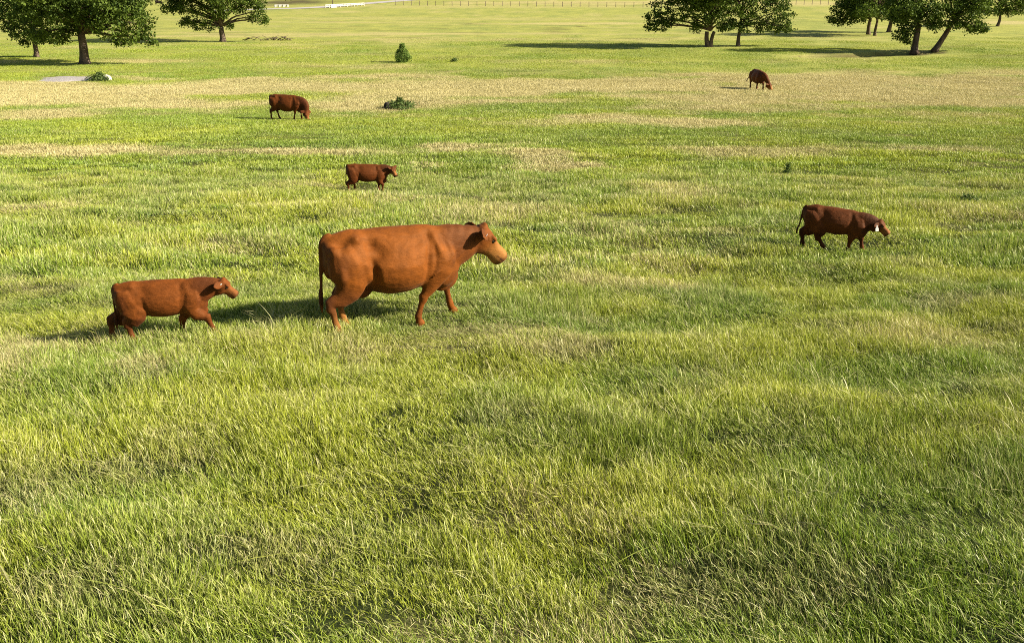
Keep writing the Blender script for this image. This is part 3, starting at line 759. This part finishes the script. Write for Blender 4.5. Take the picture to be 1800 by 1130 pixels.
# ------------------------------------------------------------------ trees
def leaves(centers, outward, per, spread, size, rr, tone):
    n = len(centers); m = n * per
    c = np.repeat(centers, per, 0) + rr.normal(0, 1, (m, 3)) * spread * np.array([1, 1, .7])
    o = np.repeat(outward, per, 0)
    nrm = o * .8 + rr.normal(0, .75, (m, 3)); nrm /= np.linalg.norm(nrm, axis=1)[:, None]
    ref = rr.normal(0, 1, (m, 3)); u = np.cross(nrm, ref); u /= np.linalg.norm(u, axis=1)[:, None]; v = np.cross(nrm, u)
    s = size * rr.uniform(.6, 1.3, m)[:, None]
    V = np.stack([c - u * s * .5, c - v * s * .36 + nrm * s * .08, c + u * s * .5, c + v * s * .36 + nrm * s * .08], 1).reshape(-1, 3)
    f = (np.arange(m) * 4)[:, None] + np.arange(4)[None, :]
    col = np.stack([np.clip(np.repeat(tone, per) * .7 + rr.uniform(0, .5, m), 0, 1), rr.uniform(0, 1, m), np.zeros(m), np.ones(m)], 1)
    return V, f, np.repeat(col, 4, 0)
def tree(px, py, hgt, lobes, auto, label, trunk_r=.36, lean=(0, 0), fork=2.6, seed=1, leaf=.26, name='oak_tree', mat=None, dens=1.0, group='trees scattered on the pasture', split=0):
    rr = np.random.default_rng(seed)
    p = hit(px, py)
    root = empty(name, tuple(p))
    tag(root, label, 'tree', group)
    # lobes: (dx, dy, z, r)
    Ls = [tuple(l) if len(l) == 5 else (*l, .7) for l in lobes]
    if auto:
        (cx, Rx, z0, z1, na) = auto
        for k in range(na):
            a = rr.uniform(0, 2 * np.pi); t = rr.uniform(0, 1); zz = z0 + (z1 - z0) * t
            rad = Rx * math.sqrt(max(0.05, 1 - ((t - .25) / .85) ** 2)) * rr.uniform(.35, .85)
            Ls.append((cx + rad * math.cos(a), rad * math.sin(a) * .9, zz, rr.uniform(1.3, 2.1) * Rx / 6, .72))
    B = Loft()
    # trunk with root flare
    top = np.array((lean[0], lean[1], fork))
    tp = []
    for t in np.linspace(0, 1, 8):
        c = top * t + np.array((.06 * math.sin(t * 5 + seed), .05 * math.cos(t * 4), 0)); c[2] = fork * t - .12
        r = trunk_r * (1 - .25 * t) * (1 + .55 * math.exp(-t * 9))
        tp.append((tuple(c), r, r * .93))
    if not split: B.path(tp, 12, (1, 0, 0))
    else:
        for sg in (-1, 1):
            B.path([((q[0][0] + sg * (.15 + split * i / 7.), q[0][1], q[0][2]), q[1] * (.80 if sg > 0 else .95), q[2] * .8) for i, q in enumerate(tp)], 12, (1, 0, 0))
    lead = np.array((lean[0] * 1.6, lean[1], hgt * .75))
    B.path([(tuple(top * (1 - t) + lead * t + np.array((rr.normal(0, .12), rr.normal(0, .12), 0)) * (t > 0)), trunk_r * (.74 - .6 * t), trunk_r * (.74 - .6 * t)) for t in np.linspace(0, 1, 6)], 9, (1, 0, 0))
    for (lx, ly, lz, lr, sq) in Ls:
        e = np.array((lx, ly, lz)); 
        t0 = np.clip((lz * .55 - fork) / max(.1, hgt * .75 - fork), 0, .8)
        s0 = top * (1 - t0) + lead * t0 if lz > fork * 1.2 else top * .9
        mid = s0 * .5 + e * .5 + np.array((rr.normal(0, .3), rr.normal(0, .3), .5 + rr.uniform(0, .5)))
        d = np.linalg.norm(e - s0); r0 = min(trunk_r * .42, .045 * d + .03)
        q = [(1 - t) ** 2 * s0 + 2 * t * (1 - t) * mid + t * t * e for t in np.linspace(0, 1, 7)]
        B.path([(tuple(c + rr.normal(0, .05, 3) * (0 < i < 6)), r0 * (1 - .8 * i / 6), r0 * (1 - .8 * i / 6)) for i, c in enumerate(q)], 6, (0, 1, 0) if abs(lx) > abs(ly) else (1, 0, 0))
        for _ in range(4):
            b0 = q[rr.integers(3, 6)]; dv = unit(rr.normal(0, 1, 3) + (0, 0, -.1)) * lr * rr.uniform(.6, 1.0)
            B.path([(tuple(b0), r0 * .3, r0 * .3), (tuple(b0 + dv * .5 + (0, 0, .1)), r0 * .2, r0 * .2), (tuple(e * .5 + b0 * .5 + dv), .012, .012)], 5)
    mesh_obj('trunk', B.v, B.f, MAT_BARK, root, True)
    cs, os_, tn_ = [], [], []
    for (lx, ly, lz, lr, sq) in Ls:
        n = int(21 * lr * lr * dens) + 8
        d = rr.normal(0, 1, (n, 3)); d /= np.linalg.norm(d, axis=1)[:, None]
        rad = lr * (1 - np.abs(rr.normal(0, .22, n))) * (1 + .18 * rr.normal(0, 1, n) * (rr.uniform(0, 1, n) < .3))
        c = np.array((lx, ly, lz)) + d * rad[:, None] * np.array((1, 1, sq))
        cs.append(c); os_.append(d); tn_.append(np.full(n, rr.uniform(.1, .7)) + rr.normal(0, .28, n))
    cs = np.concatenate(cs); os_ = np.concatenate(os_); tn_ = np.clip(np.concatenate(tn_), 0, 1)
    k = cs[:, 2] > .55
    V, f, col = leaves(cs[k], os_[k], 14, leaf * .80, leaf * .92, rr, tn_[k])
    co = mesh_obj('crown', V, f, mat or MAT_LEAF, root)
    vcol(co, 'leaf', col)
    return root
# left pair
tree(150, 113, 12, [(-5, 0, 4.4, 1.7), (-3.3, -1.5, 2.9, 1.2), (-1.6, -1, 2.5, .8), (-.6, -1, 3.1, .8), (-3.8, 1, 6.2, 2.2), (2.0, -1.5, 3.6, 1.0), (3.6, -1.8, 3.6, 1.7), (4.9, -.5, 2.7, 1.3), (3.5, .5, 2.2, .8), (5.4, -1.2, 4.6, 1.6), (6.3, 0, 3.6, .8), (6.5, .3, 2.0, .45), (6.0, .2, 2.6, .6),
    (5.2, 0, 6.3, 1.9), (2.6, -2.5, 5.8, 2.0), (0, -3, 5.4, 1.8), (-2, -2.8, 5.0, 1.7), (.4, -2, 4.4, 1.2), (0, 2, 5.2, 2.2), (2.5, 2.5, 4.8, 1.8), (-2.5, 2.5, 4.8, 1.8)],
    (0, 6.2, 5, 11.2, 26), 'big round-crowned oak in front at the upper left with a thick bare trunk', .44, (0.0, 0), 3.2, 11)
tree(64, 101, 10, [(-2.2, -1, 3.6, 1.3), (-3.0, 0, 4.6, 1.0), (-1.0, -1, 2.6, 1.2), (.8, -1, 2.2, 1.0), (1.9, 0, 1.9, .8), (2.6, 0, 2.8, 1.2), (-1.2, .5, 1.5, .6), (.2, .5, 1.9, .9), (0, -1.5, 4.2, 1.6), (2, -1, 4.4, 1.6), (-2, 0, 5.6, 1.4)],
    (0, 3.6, 4.5, 9, 14), 'smaller dark oak at the far left, half hidden by the big oak beside it', .26, (.05, 0), 2.2, 12, .26)
tree(391, 74, 11, [(-6.4, 0, 4.4, 1.3), (-5.4, -.5, 4.0, 1.0), (-4.0, -.5, 2.6, .9), (-2.8, -.6, 2.2, 1.0), (-4.8, 0, 2.4, .6), (-1.4, -.5, 2.0, .8), (-3.2, -1, 4.4, 1.7), (-.6, -1.6, 3.8, 1.6), (1.4, -1.4, 3.9, 1.4), (1.2, 0, 2.0, .5), (3.0, 0, 4.7, 1.3), (4.8, 0, 3.7, 1.1), (5.6, 0, 2.6, .8), (4.2, 0, 2.9, .6),
    (5.2, 0, 5.0, 1.4), (-5.5, 0, 5.8, 1.6)], (0, 6.4, 5, 10.2, 22), 'lone spreading oak, second trunk from the left, with a low limb reaching right', .40, (.1, 0), 2.0, 13)
# centre-right pair
tree(1245, 83, 12, [(-6.9, 0, 2.3, .8), (-6.6, 0, 3.4, 1.1), (-5.8, 0, 2.5, 1.0), (-4.8, 0, 3.0, 1.0), (-5.6, 0, 4.6, 1.5), (-3.6, -1, 3.6, .9), (-1.9, -.6, 2.3, .8), (-1.1, -1, 3.2, 1.2), (-2.6, -1.5, 4.8, 1.5), (.4, -1.4, 3.4, 1.2), (1.8, -1, 2.6, 1.0), (-4.4, 0, 5.8, 1.7), (1.8, -1, 4.4, 1.5), (-1, -2, 5.6, 1.8)],
    (-.6, 6.0, 5, 11.2, 24), 'oak with a forked trunk right of centre, its crown drooping to the left', .32, (0.15, 0), 1.9, 14, split=.28)
tree(1297, 82, 11, [(-1.2, -1, 2.6, 1.0), (-2.2, -1, 2.2, .7), (.4, -1, 2.3, .9), (1.4, -.4, 3.2, 1.0), (3.6, 0, 2.6, 1.3), (4.8, 0, 2.4, 1.2), (5.6, 0, 2.2, .9), (5.3, 0, 3.8, 1.3), (3.2, -1, 4.6, 1.5), (.4, -1.6, 4.2, 1.5), (4.6, 0, 5.4, 1.6), (2.4, 0, 1.9, .5)],
    (1.6, 4.4, 5, 10, 18), 'slim-trunked oak right of the forked oak, crown reaching right to the grass', .24, (.12, 0), 2.4, 15)
# right front pair
tree(1608, 93, 12, [(-2.2, -.8, 2.0, .9), (-1.5, -1, 2.6, 1.0), (-1.2, -.6, 1.2, .35), (-.9, -.8, 3.6, 1.2), (-2.2, 0, 3.8, 1.3), (1.0, -1, 3.2, 1.0), (0, -1.6, 4.6, 1.5), (-2.6, 0, 5.2, 1.4), (1.3, -1.5, 4.6, 1.4)],
    (-.2, 4.0, 4.6, 11.2, 16), 'upright dark oak at right standing beside a leaning trunk', .38, (-.1, 0), 3.2, 16)
tree(1643, 91, 12, [(2.2, -1, 4.0, 1.3), (3.6, -.6, 3.2, 1.2), (4.6, 0, 2.7, .9), (5.4, 0, 2.3, .5), (3.9, 0, 2.2, .6), (5.0, 0, 4.4, 1.2), (1.0, -1, 3.0, .8), (-.6, -1, 3.0, .9), (3.0, -1.4, 5.4, 1.7), (.6, -1.6, 4.6, 1.4), (2.6, 0, 2.8, .6)],
    (2.4, 4.0, 5, 10.6, 16), 'oak at right with a trunk leaning to the right', .32, (1.5, 0), 3.4, 17)
# grove behind
for (px, py, l_, sd, lob, tr_, h_) in [(1526, 61.5, 'thickest trunked dark oak in the grove behind the leaning oak, leftmost of three', 21, [(-5.2, 0, 2.2, .9), (-4.2, 0, 2.0, .9), (-3, 0, 2.0, 1.0), (-4.6, 0, 3.4, 1.2), (-1.5, 0, 2.5, 1.2), (-3, -1, 3.8, 1.5)], .28, 11),
                                   (1538, 63.5, 'thin trunked oak in the grove behind the leaning oak, middle one of three', 22, [(0, -1, 3.0, 1.2), (2, -1, 2.8, 1.2), (-2, -1, 3.2, 1.2)], .20, 10),
                                   (1563, 57.5, 'short trunked oak in the grove behind the leaning oak, rightmost of three', 23, [(1.4, -1, 2.2, 1.0), (-1.6, -1, 2.8, 1.1), (3, 0, 2.8, 1.3), (1, -1, 3.8, 1.5)], .32, 10)]:
    tree(px, py, h_, lob, (-.5, 4.6, 3.4, 9.6, 16), l_, tr_, (0, 0), 2.4, sd, .3)
tree(1754, 47, 9, [(-2.4, 0, 2.6, 1.0), (-1.0, -1, 2.4, .9), (1.2, -1, 2.4, .9), (3.0, 0, 2.7, 1.1), (4.2, 0, 3.4, 1.0), (0, -1, 3.4, 1.3), (-2.8, 0, 4.0, 1.1), (2.4, -1, 4.0, 1.4)], (.4, 3.9, 4, 8.2, 12),
     'smallest oak at the far right edge, farthest from the camera', .26, (.1, 0), 2.0, 24, .3)

def bush(px, py, w, h, label, name, cat, mat, seed, leaf, n=260, cone=.55, stems=5, group=None):
    rr = np.random.default_rng(seed); p = hit(px, py)
    root = empty(name, tuple(p)); tag(root, label, cat, group)
    B = Loft()
    for k in range(stems):
        a = rr.uniform(0, 6.28); e = np.array((math.cos(a) * w * .3, math.sin(a) * w * .3, h * rr.uniform(.6, .95)))
        B.path([((0, 0, -.05), .02 * h + .005, .02 * h + .005), (tuple(e * .5 + (0, 0, .05)), .012 * h + .003, .012 * h + .003), (tuple(e), .003, .003)], 6)
    mesh_obj('stem', B.v, B.f, MAT_DRYWOOD, root, True)
    t = rr.uniform(0, 1, n) ** 1.1; a = rr.uniform(0, 2 * np.pi, n)
    prof = (np.sin(np.clip(t * 1.15 + .12, 0, 1) * np.pi) ** .7) * (1 - cone * t) + .08
    q = prof * w * .5 * np.sqrt(rr.uniform(.25, 1.1, n)) * (1 + .18 * np.sin(a * 3 + t * 9 + seed))
    c = np.stack([q * np.cos(a), q * np.sin(a), t * h], 1)
    o = np.stack([np.cos(a), np.sin(a), t], 1); o /= np.linalg.norm(o, axis=1)[:, None]
    V, f, col = leaves(c, o, 8, leaf * .9, leaf, rr, np.clip(rr.normal(.4, .3, n), 0, 1))
    V[:, 2] = np.maximum(V[:, 2], .0)
    fo = mesh_obj('foliage', V, f, mat, root); vcol(fo, 'leaf', col)
    return root
bush(708, 110, 1.45, 1.75, 'young bright green bushy cedar standing alone left of centre in the pasture', 'young_cedar', 'shrub', MAT_LEAFP, 31, .12, 520, .3)
bush(176, 142, 1.5, .55, 'low dark green bush at the right end of the gravel patch', 'low_bush', 'bush', MAT_WEED, 32, .14, 200, .1)
bush(799, 109, .55, .35, 'tiny dark green bush right of the young cedar', 'low_bush', 'bush', MAT_WEED, 33, .1, 60, .1)
bush(703, 191, 2.0, .55, 'tall green weeds around the charred stump near the grazing cow', 'weed_clump', 'weeds', MAT_WEED, 34, .11, 240, .2)
bush(1384, 307, .16, .36, 'small dark thistle standing alone in the grass right of centre', 'thistle', 'weed', MAT_WEED, 35, .05, 60, .3)
bush(1702, 355, .6, .13, 'low grey green weed clump near the right edge', 'weed_clump', 'weeds', MAT_WEED, 36, .06, 90, .2)

# charred stump
p = hit(681, 192); Ls_ = Loft(); r0 = np.random.default_rng(4)
rs = []
for (z, r) in [(-.1, .34), (.05, .26), (.2, .20), (.32, .17), (.40, .10)]:
    rs.append([(math.cos(2 * math.pi * k / 18) * r * (1 + .12 * math.sin(k * 2.1 + z * 3)), math.sin(2 * math.pi * k / 18) * r, z + (.05 * math.sin(k * 1.7) if z > .4 else 0)) for k in range(18)])
Ls_.tube(rs)
o = mesh_obj('tree_stump', Ls_.v, Ls_.f, MAT_STUMP, smooth=True); o.location = tuple(p)
tag(o, 'short charred black stump standing among green weeds', 'stump')
# pale rock by the bush
def rock(px, py, sx, sy, sz, label, seed, mat=MAT_STONE):
    l2 = Loft(); l2.ellip((0, 0, sz * .35), (1, 0, 0), (0, 1, 0), (0, 0, 1), sx, sy, sz, 18)
    v = np.array(l2.v); v *= (1 + .35 * (fbm(v[:, 0] * 2.3 + seed, v[:, 1] * 2 + v[:, 2] * 3, seed, 3) - .5))[:, None]
    o = mesh_obj('rock', v, l2.f, mat, smooth=False); o.location = tuple(hit(px, py)); tag(o, label, 'rock'); return o
rock(188, 141.5, .42, .35, .30, 'pale flat rock beside the low bush at the gravel patch', 5)
# gravel patch
p = hit(125, 139.5); n = 64; rx, ry = 68 / ppm(125, 139), 2.3
v, f = [], []
for j in range(9):
    for k in range(n):
        a = 2 * math.pi * k / n; q = j / 8 * (1 + .16 * math.sin(3 * a + 1) + .08 * math.sin(7 * a))
        X0, Y0 = p[0] + rx * q * math.cos(a), p[1] + ry * q * math.sin(a)
        v.append((X0, Y0, float(ground(X0, Y0)) + .12 - .20 * (j / 8) ** 3))
for j in range(8):
    for k in range(n): f.append((j * n + k, j * n + (k + 1) % n, (j + 1) * n + (k + 1) % n, (j + 1) * n + k)[::-1])
o = mesh_obj('gravel_patch', v, f, MAT_GRAVEL, smooth=True); tag(o, 'flat patch of pale grey gravel below the left oaks', kind='structure')

# far road, culvert railing, posts
pts = [(380, 19.5), (440, 17.5), (520, 15.5), (570, 13), (600, 10.5), (660, 5.5), (720, 0.8), (760, -2), (820, -6)]
P3 = [hit(*q) for q in pts]; P3 = spline([tuple(q) for q in P3], 5)
v, f = [], []
for i, q in enumerate(P3):
    t = P3[min(i + 1, len(P3) - 1)] - P3[max(i - 1, 0)]; t = unit((t[0], t[1], 0)); nrm = np.array((-t[1], t[0], 0))
    for s_ in (-3.4, 3.4):
        c = q + nrm * s_; v.append((c[0], c[1], float(ground(c[0], c[1])) + .06))
for i in range(len(P3) - 1): f.append((i * 2, i * 2 + 1, i * 2 + 3, i * 2 + 2))
o = mesh_obj('gravel_road', v, f, MAT_ROAD); tag(o, 'pale gravel road crossing the far pasture', kind='structure')
def box(L_, c, s, rz=0):
    cx, cy, cz = c; sx, sy, sz = [q / 2 for q in s]; ca, sa = math.cos(rz), math.sin(rz); b = len(L_.v)
    for dz in (-sz, sz):
        for dx, dy in ((-sx, -sy), (sx, -sy), (sx, sy), (-sx, sy)): L_.v.append((cx + dx * ca - dy * sa, cy + dx * sa + dy * ca, cz + dz))
    L_.f += [tuple(b + k for k in q) for q in ((0, 3, 2, 1), (4, 5, 6, 7), (0, 1, 5, 4), (1, 2, 6, 5), (2, 3, 7, 6), (3, 0, 4, 7))]
def railing(pa, pb, n, label, h=1.1, pw=.28, panel=None, name='bridge_railing'):
    a, b = hit(*pa), hit(*pb); root = empty(name, tuple((a + b) / 2)); tag(root, label, 'railing')
    c = (a + b) / 2; ang = math.atan2(b[1] - a[1], b[0] - a[0]); ln = np.linalg.norm((b - a)[:2])
    for k in range(n):
        q = a + (b - a) * k / (n - 1) - c; l2 = Loft(); box(l2, (q[0], q[1], h / 2 - .1), (pw, pw, h + .2), ang); mesh_obj('post', l2.v, l2.f, MAT_WHITE, root)
    for z in (h * .9, h * .5):
        l2 = Loft(); box(l2, (0, 0, z), (ln, .14, .20), ang); mesh_obj('rail', l2.v, l2.f, MAT_WHITE, root)
    if panel:
        l2 = Loft(); q = a + (b - a) * panel[0] - c; box(l2, (q[0], q[1] - .25, h * .45), (ln * panel[1], .25, h * .95), ang); mesh_obj('end_wall', l2.v, l2.f, MAT_WHITE, root)
railing((572, 15), (640, 11), 12, 'white railing with a solid white end wall beside the far gravel road', .9, .2, (.20, .13))
railing((484, 13.5), (506, 13.2), 4, 'short low white barrier at the edge of the brown field', .7, .5, None, 'white_barrier')
# wire fence far across
def wire_fence(pa, pb, n, label):
    a, b = hit(*pa), hit(*pb); root = empty('wire_fence', tuple((a + b) / 2)); tag(root, label, 'fence'); c = (a + b) / 2
    ang = math.atan2(b[1] - a[1], b[0] - a[0]); ln = np.linalg.norm((b - a)[:2])
    for k in range(n):
        q = a + (b - a) * k / (n - 1); q[2] = float(ground(q[0], q[1])); q = q - c
        l2 = Loft(); l2.path([((q[0], q[1], -.1), .09, .09), ((q[0], q[1], 1.35), .07, .07)], 6, (1, 0, 0)); mesh_obj('post', l2.v, l2.f, MAT_STEEL, root)
    for z in (.4, .8, 1.2):
        l2 = Loft(); box(l2, (0, 0, z), (ln, .02, .02), ang); mesh_obj('wire', l2.v, l2.f, MAT_STEEL, root)
wire_fence((695, 10), (1195, 14), 34, 'long thin wire fence on posts across the top of the pasture, left of the oaks')
wire_fence((1385, 9), (1470, 9), 7, 'short stretch of wire fence between the two right groups of oaks')
l2 = Loft(); p = hit(585, 10); l2.path([((0, 0, -.2), .12, .12), ((0, 0, 6), .09, .09)], 8, (1, 0, 0))
o = mesh_obj('utility_pole', l2.v, l2.f, MAT_STEEL, smooth=True); o.location = tuple(p); tag(o, 'thin pole standing behind the white railing', 'pole')
# fallen branches
for i, (px, py, ln, sd, lab) in enumerate([(446, 72, 3.4, 1, 'fallen dry branches lying nearest the lone oak'), (478, 71.5, 1.6, 2, 'small fallen dry twigs between the two larger fallen branches'), (502, 72, 2.8, 3, 'fallen dry branch farthest right of the lone oak')]):
    rr = np.random.default_rng(sd); l2 = Loft()
    for k in range(9):
        a = rr.uniform(-.5, .5) + (3.14 if rr.uniform() < .4 else 0); q = rr.uniform(-.5, .5) * ln; l_ = ln * rr.uniform(.25, .6)
        e = np.array((q + math.cos(a) * l_, rr.uniform(-.5, .5), rr.uniform(.2, .7)))
        l2.path([((q, rr.uniform(-.3, .3), .05), .05, .05), (tuple((np.array((q, 0, .1)) + e) / 2 + (0, 0, .1)), .035, .035), (tuple(e), .015, .015)], 6)
    o = mesh_obj('fallen_branch', l2.v, l2.f, MAT_DRYWOOD, smooth=True); o.location = tuple(hit(px, py)); tag(o, lab, 'branch', 'fallen branches')
